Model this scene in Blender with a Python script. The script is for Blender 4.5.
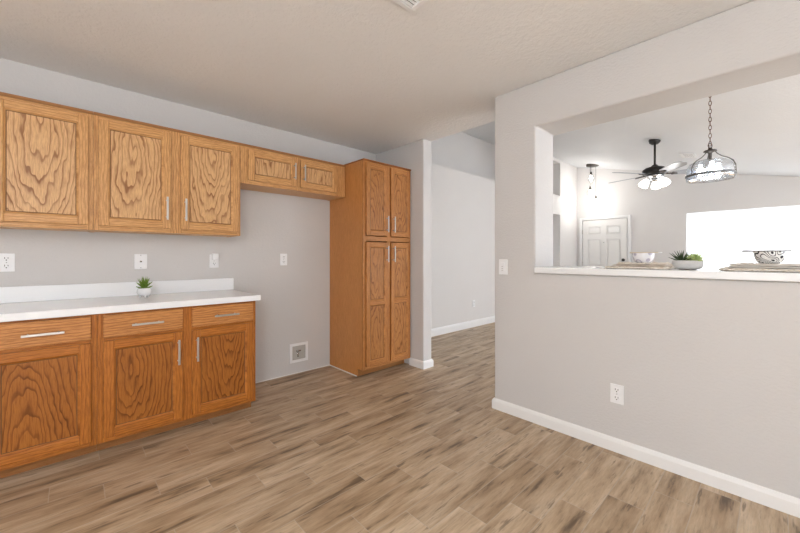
import bpy, bmesh, math, random
from mathutils import Vector, Matrix
random.seed(7)
for o in list(bpy.data.objects): bpy.data.objects.remove(o)
S = bpy.context.scene
C = S.collection

# ------------------------------------------------------------------ camera
EYE = 1.185
YAW = math.atan2(375, 352)                       # heading measured from +x (along the cabinet wall)
cd = bpy.data.cameras.new('camera'); cam = bpy.data.objects.new('camera', cd); C.objects.link(cam)
cam.location = (0, 0, EYE); cam.rotation_euler = (math.pi/2, 0, YAW - math.pi/2)
cd.sensor_width = 36; cd.lens = 352/800*36; cd.shift_y = -9.5/800; cd.clip_start = 0.02
S.camera = cam

# ------------------------------------------------------------------ world, exposure
w = bpy.data.worlds.new('daylight'); S.world = w; w.use_nodes = True
bg = w.node_tree.nodes['Background']; bg.inputs[0].default_value = (0.93, 0.97, 1, 1); bg.inputs[1].default_value = 2.6
S.view_settings.view_transform = 'Standard'; S.view_settings.look = 'None'
S.view_settings.gamma = 1; S.view_settings.use_curve_mapping = False
S.view_settings.exposure = 0.16

# ------------------------------------------------------------------ lights
def area(name, loc, direction, sx, sy, power, col=(1, 1, 1)):
    l = bpy.data.lights.new(name, 'AREA'); l.shape = 'RECTANGLE'; l.size = sx; l.size_y = sy
    l.energy = power; l.color = col
    o = bpy.data.objects.new(name, l); C.objects.link(o); o.location = loc
    o.rotation_euler = Vector(direction).to_track_quat('-Z', 'Y').to_euler(); return o
def point(name, loc, power, r=0.03, col=(1, .97, .92)):
    l = bpy.data.lights.new(name, 'POINT'); l.energy = power; l.shadow_soft_size = r; l.color = col
    o = bpy.data.objects.new(name, l); C.objects.link(o); o.location = loc; return o
sun = bpy.data.lights.new('sun', 'SUN'); sun.energy = 48; sun.angle = .02; sun.color = (.90, .965, 1.04)
so = bpy.data.objects.new('sun', sun); C.objects.link(so); so.rotation_euler = Vector((.12, .60, -1)).to_track_quat('-Z', 'Y').to_euler()
area('daylight_kitchen_south', (-1.0, -2.72, 1.35), (0, 1, -.6), 2.5, 1.7, 30, (0.86, 0.94, 1.02))
area('daylight_kitchen_west', (-2.52, 0.0, 1.15), (1, 0, -.7), 2.2, 2.0, 5, (1, 0.98, 0.96))
area('daylight_living_east', (9.22, 0.1, 1.35), (-1, 0, 0), 2.2, 1.45, 45, (0.92, 0.96, 1))
area('daylight_living_south', (4.9, -3.32, 1.15), (0, 1, 0), 3.6, 1.9, 86, (0.82, 0.92, 1.06))
point('kitchen_fill', (-0.9, -0.7, 2.05), 54, 0.16, (.96, .985, 1.02))  # added fill for upper walls and ceiling, unseen, no fixture here

# ------------------------------------------------------------------ material helpers
class NT:
    def __init__(s, name):
        s.m = bpy.data.materials.new(name); s.m.use_nodes = True; s.t = s.m.node_tree
        s.b = s.t.nodes['Principled BSDF']; s.out = s.t.nodes['Material Output']
    def n(s, typ, **kw):
        nd = s.t.nodes.new(typ)
        for k, v in kw.items(): setattr(nd, k, v)
        return nd
    def put(s, sock, v):
        if isinstance(v, bpy.types.NodeSocket): s.t.links.new(v, sock)
        elif v is not None: sock.default_value = v
    def math(s, op, a, b=None, c=None):
        nd = s.n('ShaderNodeMath', operation=op); s.put(nd.inputs[0], a); s.put(nd.inputs[1], b)
        if c is not None: s.put(nd.inputs[2], c)
        return nd.outputs[0]
    def vec(s, x, y, z):
        nd = s.n('ShaderNodeCombineXYZ')
        for i, v in enumerate((x, y, z)): s.put(nd.inputs[i], v)
        return nd.outputs[0]
    def sep(s, v):
        nd = s.n('ShaderNodeSeparateXYZ'); s.put(nd.inputs[0], v); return nd.outputs
    def obj(s): return s.n('ShaderNodeTexCoord').outputs['Object']
    def pos(s): return s.n('ShaderNodeNewGeometry').outputs['Position']
    def noise(s, v, scale=1, detail=3, rough=.5, w=None):
        nd = s.n('ShaderNodeTexNoise', noise_dimensions='4D' if w is not None else '3D')
        s.put(nd.inputs['Vector'], v); nd.inputs['Scale'].default_value = scale
        nd.inputs['Detail'].default_value = detail; nd.inputs['Roughness'].default_value = rough
        if w is not None: s.put(nd.inputs['W'], w)
        return nd.outputs[0]
    def ramp(s, f, stops):
        nd = s.n('ShaderNodeValToRGB'); s.put(nd.inputs[0], f); e = nd.color_ramp.elements
        while len(e) > 1: e.remove(e[-1])
        for i, (p, c) in enumerate(stops):
            el = e[0] if i == 0 else e.new(p)
            el.position = p; el.color = (c if len(c) == 4 else (*c, 1)) if not isinstance(c, float) else (c, c, c, 1)
        return nd.outputs[0]
    def mix(s, f, a, b, mode='MIX'):
        nd = s.n('ShaderNodeMix', data_type='RGBA', blend_type=mode); s.put(nd.inputs[0], f)
        s.put(nd.inputs[6], (*a, 1) if isinstance(a, tuple) and len(a) == 3 else a)
        s.put(nd.inputs[7], (*b, 1) if isinstance(b, tuple) and len(b) == 3 else b)
        return nd.outputs[2]
    def bump(s, h, strength, dist=.01):
        nd = s.n('ShaderNodeBump'); nd.inputs['Strength'].default_value = strength
        nd.inputs['Distance'].default_value = dist; s.put(nd.inputs['Height'], h)
        s.t.links.new(nd.outputs[0], s.b.inputs['Normal'])
    def fin(s, col=None, rough=None, metal=None, spec=None):
        if col is not None: s.put(s.b.inputs['Base Color'], (*col, 1) if isinstance(col, tuple) and len(col) == 3 else col)
        if rough is not None: s.put(s.b.inputs['Roughness'], rough)
        if metal is not None: s.b.inputs['Metallic'].default_value = metal
        if spec is not None: s.b.inputs['Specular IOR Level'].default_value = spec
        return s.m

def plain(name, col, rough=.5, metal=0, spec=.5, var=.04, scale=30):
    a = NT(name); v = a.noise(a.pos(), scale, 3)
    c = a.mix(v, tuple(x*(1-var) for x in col), tuple(min(1, x*(1+var)) for x in col))
    return a.fin(c, rough, metal, spec)
def textured_paint(name, col, strength=.25, scale=55, stretch=1.0):
    a = NT(name); p = a.sep(a.pos()); v = a.vec(p[0], p[1], a.math('MULTIPLY', p[2], stretch))
    n1 = a.noise(v, scale, 3, .55); n2 = a.noise(v, 2.2, 2)
    c = a.mix(n2, tuple(x*.975 for x in col), tuple(x*1.02 for x in col))
    h = a.ramp(n1, [(.38, 0.0), (.62, 1.0)])
    a.bump(h, strength, .004); return a.fin(c, .62, 0, .25)
WALL = textured_paint('wall_paint', (.63, .612, .602), .22, 60, 1.5)
WALLW = textured_paint('living_wall_paint', (.72, .70, .685), .15, 60, 1.3)
CEIL = textured_paint('ceiling_paint', (.86, .86, .86), .38, 42)
CEILW = textured_paint('vault_paint', (.80, .815, .835), .35, 42)
TRIM = plain('trim_white', (.84, .835, .83), .35, 0, .5, .01)
DOORW = plain('door_white', (.80, .79, .77), .4, 0, .5, .01)
COUNTER = plain('white_countertop', (.87, .875, .885), .16, 0, .5, .015, 160)
PLASTIC = plain('white_plastic', (.86, .86, .87), .3, 0, .5, .01)
SLOT = plain('dark_slot', (.05, .045, .04), .6)
NICKEL = plain('brushed_nickel', (.56, .54, .51), .36, 1, .5, .06, 220)
BLACKM = plain('black_metal', (.022, .02, .02), .32, .3, .5, .2)
BRONZE = plain('dark_bronze', (.075, .065, .058), .35, .8, .5, .2)
BRONZER = plain('rubbed_bronze_chain', (.17, .09, .07), .4, .7, .5, .3, 120)
CHROME = plain('satin_chrome', (.55, .56, .57), .25, 1, .5, .05)
BLADE = plain('silver_blade', (.33, .34, .36), .4, .3, .5, .08)
CAULK = plain('white_caulk', (.83, .82, .80), .5, 0, .4, .02)
BOXIN = plain('grey_recess', (.45, .43, .40), .5, 0, .5, .1)
EDGE = plain('oak_door_edge', (.30, .105, .024), .45, 0, .3, .15)
EDGEP = plain('pale_oak_door_edge', (.36, .17, .065), .45, 0, .3, .15)
GROOVE = plain('oak_groove_stain', (.16, .075, .028), .6, 0, .3, .2)  # darker stain collected in the groove around door panels

def emis(name, col, s):
    a = NT(name); a.b.inputs['Emission Color'].default_value = (*col, 1); a.b.inputs['Emission Strength'].default_value = s
    return a.fin(a.mix(a.noise(a.pos(), 20), col, col), .4)
BULB = emis('lit_bulb', (1, .97, .93), 14)
SHADELIT = emis('lit_frosted_glass', (1, .98, .96), 3.2)
def glass(name, tint=(1, 1, 1), base=.10, edge=.75, rough=.03, ripple=0):
    a = NT(name); tr = a.n('ShaderNodeBsdfTransparent'); tr.inputs[0].default_value = (*tint, 1)
    gl = a.n('ShaderNodeBsdfGlossy'); gl.inputs['Roughness'].default_value = rough
    lw = a.n('ShaderNodeLayerWeight'); lw.inputs[0].default_value = .35
    f = a.math('MULTIPLY_ADD', lw.outputs['Facing'], edge-base, base)
    if ripple:
        nn = a.noise(a.pos(), 45, 2); f = a.math('MULTIPLY', f, a.ramp(nn, [(.35, .55), (.65, 1.25)]))
        bp = a.n('ShaderNodeBump'); bp.inputs['Strength'].default_value = ripple; bp.inputs['Distance'].default_value = .01
        a.put(bp.inputs['Height'], nn); a.t.links.new(bp.outputs[0], gl.inputs['Normal'])
    mx = a.n('ShaderNodeMixShader'); a.put(mx.inputs[0], f)
    a.t.links.new(tr.outputs[0], mx.inputs[1]); a.t.links.new(gl.outputs[0], mx.inputs[2])
    a.t.links.new(mx.outputs[0], a.out.inputs[0]); return a.m
PANE = glass('window_glass', (1, 1, 1), .03, .2)
DOME = glass('seeded_clear_glass', (.93, .96, 1), .20, .9, .16, .12)
GLOBE = glass('clear_globe_glass', (1, 1, 1), .08, .6, .03)

PALE = ((.77, .475, .235), (.68, .395, .175), (.25, .095, .032))  # same oak, brighter light on the upper cabinets put into the colour
OAK_LIT_FRAME = ((.74, .42, .175), (.64, .335, .125), (.26, .095, .028))
OAK_SHADED = ((.55, .200, .036), (.45, .150, .024), (.16, .042, .005))  # same oak, dimmer light on the base cabinets put into the colour
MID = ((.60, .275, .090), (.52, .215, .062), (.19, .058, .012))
def oak(name, horiz=False, mode='straight', pal=MID, tone=1.0, sheen=.32):
    """honey oak; grain from distorted growth rings cut by the board face"""
    a = NT(name); p = a.sep(a.obj()); rnd = a.n('ShaderNodeObjectInfo').outputs['Random']
    W = a.math('MULTIPLY', rnd, 37.0)
    across = a.math('ADD', p[0], p[1]); along = p[2]
    if horiz: across, along = p[2], a.math('ADD', p[0], p[1])
    n1 = a.noise(a.vec(a.math('MULTIPLY', across, 6.5), 0.0, a.math('MULTIPLY', along, 2.4)), 1, 3, .55, W)
    n2 = a.noise(a.vec(a.math('MULTIPLY', across, 26.0), 0.0, a.math('MULTIPLY', along, 5)), 1, 1.2, .45, W)
    n3 = a.noise(a.vec(a.math('MULTIPLY', across, 12.0), 0.0, a.math('MULTIPLY', along, 4)), 1, 2, .5, a.math('ADD', W, 9.0))
    if mode == 'cathedral':
        off = a.math('MULTIPLY_ADD', a.math('FRACT', a.math('MULTIPLY', rnd, 7.31)), .12, -.06)
        zo = a.math('MULTIPLY_ADD', a.math('FRACT', a.math('MULTIPLY', rnd, 3.77)), .7, -.35)
        x = a.math('SUBTRACT', across, off); z = a.math('MULTIPLY', a.math('SUBTRACT', along, zo), .24)
        r = a.math('SQRT', a.math('ADD', a.math('POWER', a.math('ABSOLUTE', x), 2.0),
                                  a.math('ADD', a.math('POWER', a.math('ABSOLUTE', z), 2.0), .0004)))
        val = a.math('MULTIPLY', r, 44); amp, amp2 = 5.2, 2.0
    else:
        val = a.math('MULTIPLY', across, 60); amp, amp2 = 4.0, .8
    val = a.math('ADD', val, a.math('MULTIPLY', n1, amp)); val = a.math('ADD', val, a.math('MULTIPLY', n2, amp2))
    saw = a.math('FRACT', val)
    band = a.ramp(saw, [(0, 1.0), (.08, .92), (.18, .40), (.36, .10), (.7, .0), (.92, .05), (.98, 1.0)])
    fl = a.noise(a.vec(a.math('MULTIPLY', across, 260.0), 0.0, a.math('MULTIPLY', along, 16.0)), 1, 3, .7, W)
    pv = a.ramp(fl, [(.44, 0.0), (.62, 1.0)])
    T = lambda c: tuple(x*tone for x in c)
    base = a.mix(n3, T(pal[0]), T(pal[1]))
    k, kp = {'cathedral': (.95, .42), 'straight': (.62, .5), 'laminate': (.06, .30)}[mode]
    lv = a.math('MULTIPLY', band, a.ramp(n3, [(.32, .45), (.62, 1.0)]))
    c = a.mix(a.math('MULTIPLY', lv, k), base, T(pal[2]))
    c = a.mix(a.math('MULTIPLY', pv, kp), c, T(pal[2]))
    a.bump(a.math('ADD', band, pv), .12, .001)
    return a.fin(c, a.math('MULTIPLY_ADD', pv, .2, sheen), 0, .3)
OAK = {}
for nm, pal in (('pale', PALE), ('mid', MID), ('shaded', OAK_SHADED)):
    fr = OAK_LIT_FRAME if nm == 'pale' else pal
    OAK[nm] = dict(V=oak(nm+'_oak_stile', pal=fr), H=oak(nm+'_oak_rail', True, pal=fr), P=oak(nm+'_oak_panel', mode='cathedral', pal=pal, tone={'pale': .97, 'mid': .9, 'shaded': .8}[nm]),
                   L=oak(nm+'_oak_side', mode='laminate', pal=pal, tone=1.03), D=oak(nm+'_oak_drawer', True, 'straight', MID if nm == 'shaded' else pal, 1.08))
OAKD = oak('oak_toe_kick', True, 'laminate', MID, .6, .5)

def floor_mat():
    a = NT('wood_look_plank_tile'); p = a.sep(a.pos()); PW, PL = .1525, .61
    fy = a.math('DIVIDE', a.math('SUBTRACT', p[1], 2.40), PW); row = a.math('FLOOR', fy)
    xs = a.math('ADD', a.math('SUBTRACT', p[0], -.075), a.math('MULTIPLY', row, PL/3))
    fx = a.math('DIVIDE', xs, PL); colm = a.math('FLOOR', fx)
    wn = a.n('ShaderNodeTexWhiteNoise', noise_dimensions='3D'); a.put(wn.inputs[0], a.vec(row, colm, 3.3))
    r1 = wn.outputs[0]; W = a.math('MULTIPLY', r1, 90.0)
    ey = a.math('MULTIPLY', a.math('SUBTRACT', .5, a.math('ABSOLUTE', a.math('SUBTRACT', a.math('FRACT', fy), .5))), PW)
    ex = a.math('MULTIPLY', a.math('SUBTRACT', .5, a.math('ABSOLUTE', a.math('SUBTRACT', a.math('FRACT', fx), .5))), PL)
    e = a.math('MINIMUM', ex, ey); gap = a.ramp(a.math('MULTIPLY', e, 100), [(.0, 1.0), (.15, 1.0), (.28, 0.0)])
    big = a.noise(a.vec(a.math('MULTIPLY', p[0], 2.1), a.math('MULTIPLY', p[1], 15.0), 0.0), 1, 5, .58, W)
    fine = a.noise(a.vec(a.math('MULTIPLY', p[0], 11.0), a.math('MULTIPLY', p[1], 120.0), 0.0), 1, 4, .7, W)
    knot = a.noise(a.vec(a.math('MULTIPLY', p[0], 4.0), a.math('MULTIPLY', p[1], 34.0), 5.0), 1, 3, .6, W)
    c = a.ramp(big, [(.31, (.15, .10, .065)), (.37, (.27, .19, .12)), (.425, (.43, .305, .195)), (.52, (.53, .395, .265)), (.68, (.67, .54, .40))])
    grey = a.mix(r1, (1.0, .965, .92), (.93, .945, .95))
    c = a.mix(.9, c, grey, 'MULTIPLY')
    f2 = a.ramp(fine, [(.28, .62), (.45, .95), (.75, 1.15)])
    c = a.mix(1.0, c, f2, 'MULTIPLY')
    kn = a.ramp(knot, [(.60, 0.0), (.66, .85), (.75, 1.0)])
    c = a.mix(a.math('MULTIPLY', kn, .72), c, (.115, .075, .047))
    tone = a.ramp(r1, [(0, .84), (1, 1.1)]); c = a.mix(1.0, c, tone, 'MULTIPLY')
    c = a.mix(a.math('MULTIPLY', gap, .5), c, (.52, .455, .375))
    a.bump(a.math('SUBTRACT', a.math('MULTIPLY', fine, .3), gap), .25, .002)
    return a.fin(c, a.math('MULTIPLY_ADD', fine, .25, .30), 0, .4)
FLOOR = floor_mat()

# ------------------------------------------------------------------ mesh helpers
class MB:
    def __init__(s): s.bm = bmesh.new(); s.smooth = False
    def quadfaces(s, vs, faces, mi=0, sm=False):
        bv = [s.bm.verts.new(v) for v in vs]
        for f in faces:
            fc = s.bm.faces.new([bv[i] for i in f]); fc.material_index = mi; fc.smooth = sm
        return s
    def box(s, x0, x1, y0, y1, z0, z1, bev=0, mi=0, seg=2):
        x0, x1 = sorted((x0, x1)); y0, y1 = sorted((y0, y1)); z0, z1 = sorted((z0, z1))
        t = bmesh.new()
        r = bmesh.ops.create_cube(t, size=1)
        for v in t.verts: v.co = Vector(((x0+x1)/2+v.co.x*(x1-x0), (y0+y1)/2+v.co.y*(y1-y0), (z0+z1)/2+v.co.z*(z1-z0)))
        if bev: bmesh.ops.bevel(t, geom=t.edges[:], offset=bev, segments=seg, profile=.5, affect='EDGES')
        return s.merge(t, mi)
    def merge(s, t, mi=0, sm=None):
        t.verts.index_update()
        bv = [s.bm.verts.new(v.co) for v in t.verts]
        for f in t.faces:
            try: nf = s.bm.faces.new([bv[v.index] for v in f.verts])
            except ValueError: continue
            nf.material_index = mi; nf.smooth = f.smooth if sm is None else sm
        t.free(); return s
    def prism(s, pts, axis, a, b, mi=0):
        """polygon pts (2d) extruded along axis 0/1/2 from a to b"""
        def mk(p, q):
            return {0: (q, p[0], p[1]), 1: (p[0], q, p[1]), 2: (p[0], p[1], q)}[axis]
        n = len(pts); vs = [mk(p, a) for p in pts]+[mk(p, b) for p in pts]
        fs = [tuple(range(n))[::-1], tuple(range(n, 2*n))]+[(i, (i+1) % n, n+(i+1) % n, n+i) for i in range(n)]
        return s.quadfaces(vs, fs, mi)
    def tube(s, pts, r, seg=10, mi=0, closed=False, flat=1.0):
        pts = [Vector(p) for p in pts]; n = len(pts); rings = []
        rr = r if isinstance(r, (list, tuple)) else [r]*n; up = None
        for i, p in enumerate(pts):
            if closed: d = pts[(i+1) % n]-pts[i-1]
            else: d = pts[min(i+1, n-1)]-pts[max(i-1, 0)]
            d.normalize()
            if up is None: up = d.orthogonal().normalized()
            up = (up-d*up.dot(d)).normalized(); sd = d.cross(up)
            rings.append([s.bm.verts.new(p+(up*math.cos(t)+sd*math.sin(t)*flat)*rr[i]) for t in [2*math.pi*k/seg for k in range(seg)]])
        m = n if closed else n-1
        for i in range(m):
            A, B = rings[i], rings[(i+1) % n]
            for k in range(seg):
                f = s.bm.faces.new((A[k], A[(k+1) % seg], B[(k+1) % seg], B[k])); f.smooth = True; f.material_index = mi
        if not closed:
            s.bm.faces.new(rings[0][::-1]).material_index = mi; s.bm.faces.new(rings[-1]).material_index = mi
        return s
    def lathe(s, prof, c=(0, 0, 0), seg=32, sx=1, sy=1, mi=0, cap=True, M=None):
        rings = []; M = M or Matrix()
        for (r, z) in prof:
            if r < 1e-6: rings.append([s.bm.verts.new(Vector(c)+M@Vector((0, 0, z)))])
            else: rings.append([s.bm.verts.new(Vector(c)+M@Vector((r*sx*math.cos(2*math.pi*k/seg), r*sy*math.sin(2*math.pi*k/seg), z))) for k in range(seg)])
        for A, B in zip(rings, rings[1:]):
            for k in range(seg):
                q = [A[k % len(A)], A[(k+1) % len(A)], B[(k+1) % len(B)], B[k % len(B)]]
                u = list(dict.fromkeys(q))
                if len(u) > 2:
                    f = s.bm.faces.new(u); f.smooth = True; f.material_index = mi
        if cap:
            for R in (rings[0], rings[-1]):
                if len(R) > 1: s.bm.faces.new(R).material_index = mi
        return s
    def build(s, name, mats, parent=None, origin=None, local=False):
        if not isinstance(mats, (list, tuple)): mats = [mats]
        bmesh.ops.recalc_face_normals(s.bm, faces=s.bm.faces[:])
        pw = wl(parent)
        if origin is None: org = Vector(pw)
        else: org = Vector(origin)
        if not local:
            for v in s.bm.verts: v.co -= org
        me = bpy.data.meshes.new(name); s.bm.to_mesh(me); s.bm.free()
        for m in mats: me.materials.append(m)
        o = bpy.data.objects.new(name, me); C.objects.link(o); o.parent = parent
        o.location = (org-Vector(pw)) if not local else (0, 0, 0)
        return o
def wl(o):
    v = Vector((0, 0, 0))
    while o is not None: v = v+o.location; o = o.parent
    return v
def tag(o, label=None, cat=None, group=None, kind=None):
    for k, v in (('label', label), ('category', cat), ('group', group), ('kind', kind)):
        if v: o[k] = v
    return o
def thing(name, loc, label, cat, group=None):
    o = bpy.data.objects.new(name, None); o.empty_display_size = .05; C.objects.link(o); o.location = loc
    return tag(o, label, cat, group)
def struct(name, mb, mat, label=None):
    lo = [min(v.co[i] for v in mb.bm.verts) for i in range(3)]
    hi = [max(v.co[i] for v in mb.bm.verts) for i in range(3)]
    o = mb.build(name, mat, None, ((lo[0]+hi[0])/2, (lo[1]+hi[1])/2, lo[2])); o['kind'] = 'structure'
    if label: o['label'] = label
    return o

# ------------------------------------------------------------------ THE SETTING
KX, KY = 2.43, 3.34          # face of the half wall, face of the cabinet wall
VZ = lambda y: max(2.44, 2.605+.228*y)
struct('floor', MB().box(-2.6, 9.2, -3.4, 4.2, -.1, 0), FLOOR, 'wood-look plank tile floor with brown streaks')
struct('ceiling', MB().box(-2.6, 2.86, -2.8, KY, 2.44, 2.56), CEIL, 'flat textured kitchen ceiling')
mb = MB(); pts = [(-3.4, 2.44), (-.7237, 2.44), (4.0, VZ(4.0)), (4.0, VZ(4.0)+.12), (-.7237, 2.56), (-3.4, 2.56)]
struct('ceiling', mb.prism(pts, 0, 2.86, 9.2), CEILW, 'vaulted ceiling of the living room')
# kitchen walls
struct('wall_north', MB().box(-2.6, 2.73, KY, KY+.14, 0, 2.56), WALL, 'kitchen wall behind the oak cabinets')
# stub wall at the end of the pantry, with eased corners
struct('wall_stub', MB().box(2.73, 2.86, 2.545, 3.5, 0, 2.44, .012), WALL, 'short wall stub beside the pantry cabinet')
# half wall with the pass-through opening (opening y -0.9 .. 1.17, z 1.07 .. 2.12)
OY0, OY1, OZ0, OZ1, HX = -1.0, 1.172, 1.07, 2.12, 2.73
def walls_with_hole(name, u0, u1, z0, z1, holes, axis, a, b, mat, label=None, bev=0):
    """slab with rectangular holes, one mesh: u horizontal coordinate, axis = normal axis (0: x, 1: y)"""
    us = sorted({u0, u1}|{h[0] for h in holes}|{h[1] for h in holes}); zs = sorted({z0, z1}|{h[2] for h in holes}|{h[3] for h in holes})
    m = MB(); vd = {}
    inside = lambda i, j: 0 <= i < len(us)-1 and 0 <= j < len(zs)-1 and not any(h[0] <= (us[i]+us[i+1])/2 <= h[1] and h[2] <= (zs[j]+zs[j+1])/2 <= h[3] for h in holes)
    def V(i, j, k):
        if (i, j, k) not in vd:
            q = (a, b)[k]; vd[i, j, k] = m.bm.verts.new((q, us[i], zs[j]) if axis == 0 else (us[i], q, zs[j]))
        return vd[i, j, k]
    for i in range(len(us)-1):
        for j in range(len(zs)-1):
            if not inside(i, j): continue
            for k in (0, 1): m.bm.faces.new((V(i, j, k), V(i+1, j, k), V(i+1, j+1, k), V(i, j+1, k)))
            for (di, dj, A, B) in ((-1, 0, (i, j), (i, j+1)), (1, 0, (i+1, j), (i+1, j+1)), (0, -1, (i, j), (i+1, j)), (0, 1, (i, j+1), (i+1, j+1))):
                if not inside(i+di, j+dj): m.bm.faces.new((V(*A, 0), V(*B, 0), V(*B, 1), V(*A, 1)))
    if bev:
        bmesh.ops.recalc_face_normals(m.bm, faces=m.bm.faces[:])
        ed = [e for e in m.bm.edges if len(e.link_faces) == 2 and e.calc_face_angle(0) > 1]
        bmesh.ops.bevel(m.bm, geom=ed, offset=bev, segments=3, profile=.5, affect='EDGES')
    return struct(name, m, mat, label)
walls_with_hole('wall_east', -2.8, 1.507, 0, 2.44, [(OY0, OY1, OZ0, OZ1)], 0, KX, HX, WALL, 'half wall with a wide pass-through opening', .012)
struct('wall_header', MB().box(2.74, 2.86, -3.4, 4.0, 2.56, 3.52), WALLW, 'wall above the kitchen ceiling edge')
# behind the camera
walls_with_hole('wall_south', -2.6, KX, 0, 2.44, [(-2.3, .3, .5, 2.2)], 1, -2.8, -2.66, WALL)
walls_with_hole('wall_west', -2.8, KY, 0, 2.44, [(-1.1, 1.1, .1, 2.15)], 0, -2.6, -2.46, WALL)
# living room
walls_with_hole('wall_living_south', 2.73, 9.14, 0, 2.44, [(3.1, 6.7, .2, 2.1)], 1, -3.4, -3.26, WALLW)
WY0, WY1, WZ0, WZ1 = -1.0, 1.215, .62, 2.062
m = MB()
for (ya, yb, za, zb) in ((-3.26, WY0, 0, 9), (WY1, 4.0, 0, 9), (WY0, WY1, 0, WZ0), (WY0, WY1, WZ1, 9)):
    if zb == 9:
        ys = sorted({ya, yb, *([-.7237] if ya < -.7237 < yb else [])})
        poly = [(ya, za), (yb, za)]+[(y, VZ(y)) for y in ys[::-1]]
    else: poly = [(ya, za), (yb, za), (yb, zb), (ya, zb)]
    m.prism(poly, 0, 9.0, 9.14)
struct('wall_living_east', m, WALLW, 'far living room wall with front door and bright window')
struct('wall_hall', MB().box(2.86, 6.6, 3.5, 3.64, 0, 2.59), WALLW, 'hall wall below the plant shelf')
struct('trim_1', MB().box(2.86, 6.6, 3.64, 4.0, 2.45, 2.59), WALLW, 'plant shelf above the hall wall')
struct('wall_upper', MB().box(2.86, 9.0, 4.0, 4.14, 0, 3.517), WALLW, 'upper wall behind the plant shelf')
# wall with the two recessed niches beside the front door
NY = 3.3
m = MB(); top = VZ(NY)
holes = [(7.05, 8.02, 2.553, 3.29), (7.05, 8.02, .35, 2.127)]
us = [6.6, 7.05, 8.02, 9.0]; zs = [0, .35, 2.127, 2.553, 3.29]
for i in range(3):
    for j in range(4):
        if i == 1 and j in (1, 3): continue
        m.box(us[i], us[i+1], NY, NY+.36, zs[j], zs[j+1])
m.box(6.6, 9.0, NY, NY+.36, 3.29, top); m.box(7.05, 8.02, NY+.30, NY+.36, .35, 3.29)
struct('wall_niche', m, WALLW, 'entry side wall with two recessed niches')

# baseboards
def baseboard(name, pts, h, t, label=None):
    """pts: polyline at wall face (x,y), board on the left side of the direction"""
    m = MB(); prof = [(0, 0), (t, 0), (t, h*.72), (t*.72, h*.88), (t*.35, h*.97), (0, h)]
    P = [Vector((*p, 0)) for p in pts]; n = len(P); rows = []
    for i in range(n):
        d0 = (P[i]-P[i-1]).normalized() if i else (P[1]-P[0]).normalized()
        d1 = (P[i+1]-P[i]).normalized() if i < n-1 else d0
        n0 = Vector((-d0.y, d0.x, 0)); n1 = Vector((-d1.y, d1.x, 0)); b = (n0+n1).normalized(); b = b/max(.3, b.dot(n0))
        rows.append([m.bm.verts.new(P[i]+b*a+Vector((0, 0, z))) for a, z in prof])
    for A, B in zip(rows, rows[1:]):
        for k in range(len(prof)):
            m.bm.faces.new((A[k], A[(k+1) % len(prof)], B[(k+1) % len(prof)], B[k]))
    m.bm.faces.new(rows[0]); m.bm.faces.new(rows[-1][::-1])
    return struct(name, m, TRIM, label)
baseboard('baseboard_east', [(HX, -3.2), (HX, 1.507), (KX, 1.507), (KX, -2.64)][0:4], .082, -.014, 'white baseboard along the half wall')
baseboard('baseboard_stub', [(2.73, 2.745), (2.73, 2.545), (2.86, 2.545), (2.86, 3.49)], .082, -.014, 'white baseboard around the wall stub')
baseboard('baseboard_hall', [(2.875, 3.5), (6.59, 3.5)], .115, -.014, 'white baseboard along the hall wall')
baseboard('baseboard_living_east', [(8.0, NY), (9.0, NY), (9.0, 3.21)], .1, -.014)
baseboard('baseboard_living_window', [(9.0, 2.17), (9.0, -3.24)], .1, -.014)
struct('trim_2', MB().box(1.045, 2.08, 3.333, 3.341, 0, .008), CAULK, 'white caulk line along the refrigerator alcove floor')
struct('trim_3', MB().box(2.071, 2.079, 2.84, 3.333, 0, .008), CAULK, 'white caulk line along the pantry side')

# windows
def window(name, axis, q, u0, u1, z0, z1, mull, label):
    m = MB(); t = .05
    def bx(ua, ub, za, zb, d=.03):
        if axis == 0: m.box(q-d, q+d, ua, ub, za, zb, .004)
        else: m.box(ua, ub, q-d, q+d, za, zb, .004)
    bx(u0, u1, z0, z0+t); bx(u0, u1, z1-t*.6, z1); bx(u0, u0+t, z0, z1); bx(u1-t*.6, u1, z0, z1)
    for u in mull: bx(u-.035, u+.035, z0, z1, .02)
    o = struct(name, m, TRIM, label)
    p = MB()
    if axis == 0: p.box(q-.003, q+.003, u0+t*.5, u1-t*.3, z0+t*.5, z1-t*.3)
    else: p.box(u0+t*.5, u1-t*.5, q-.003, q+.003, z0+t*.5, z1-t*.5)
    p.build('pane', PANE, o)
    return o
window('window_1', 0, 9.09, WY0, WY1, WZ0, WZ1, [.35], 'bright white window on the far living room wall')
SH = NT('translucent_shade_fabric'); _t = SH.n('ShaderNodeBsdfTranslucent'); _t.inputs[0].default_value = (.93, .94, .95, 1)
_d = SH.n('ShaderNodeBsdfDiffuse'); SH.put(_d.inputs[0], SH.mix(SH.noise(SH.pos(), 80), (.86, .86, .86), (.9, .9, .9)))
_m = SH.n('ShaderNodeMixShader'); _m.inputs[0].default_value = .35; SH.t.links.new(_t.outputs[0], _m.inputs[1]); SH.t.links.new(_d.outputs[0], _m.inputs[2]); SH.t.links.new(_m.outputs[0], SH.out.inputs[0])
for ya, yb, lab in ((.352, WY1-.004, 'glowing white window shade, the left one, beginning above the oval planter'), (WY0+.004, .346, 'glowing white window shade, the right one, above the swirl bowl')):
    s_ = thing('window_shade', (9.03, (ya+yb)/2, WZ0+.01), lab, 'window shade', 'white shades in the far window')
    MB().box(9.024, 9.027, ya, yb, WZ0+.01, WZ1-.004).build('fabric', SH.m, s_)
    MB().box(9.018, 9.033, ya, yb, WZ0+.004, WZ0+.02, .003).build('bottom_rail', TRIM, s_)
window('window_2', 1, -2.72, -2.3, .3, .5, 2.2, [-1.0], 'kitchen window')
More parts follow.
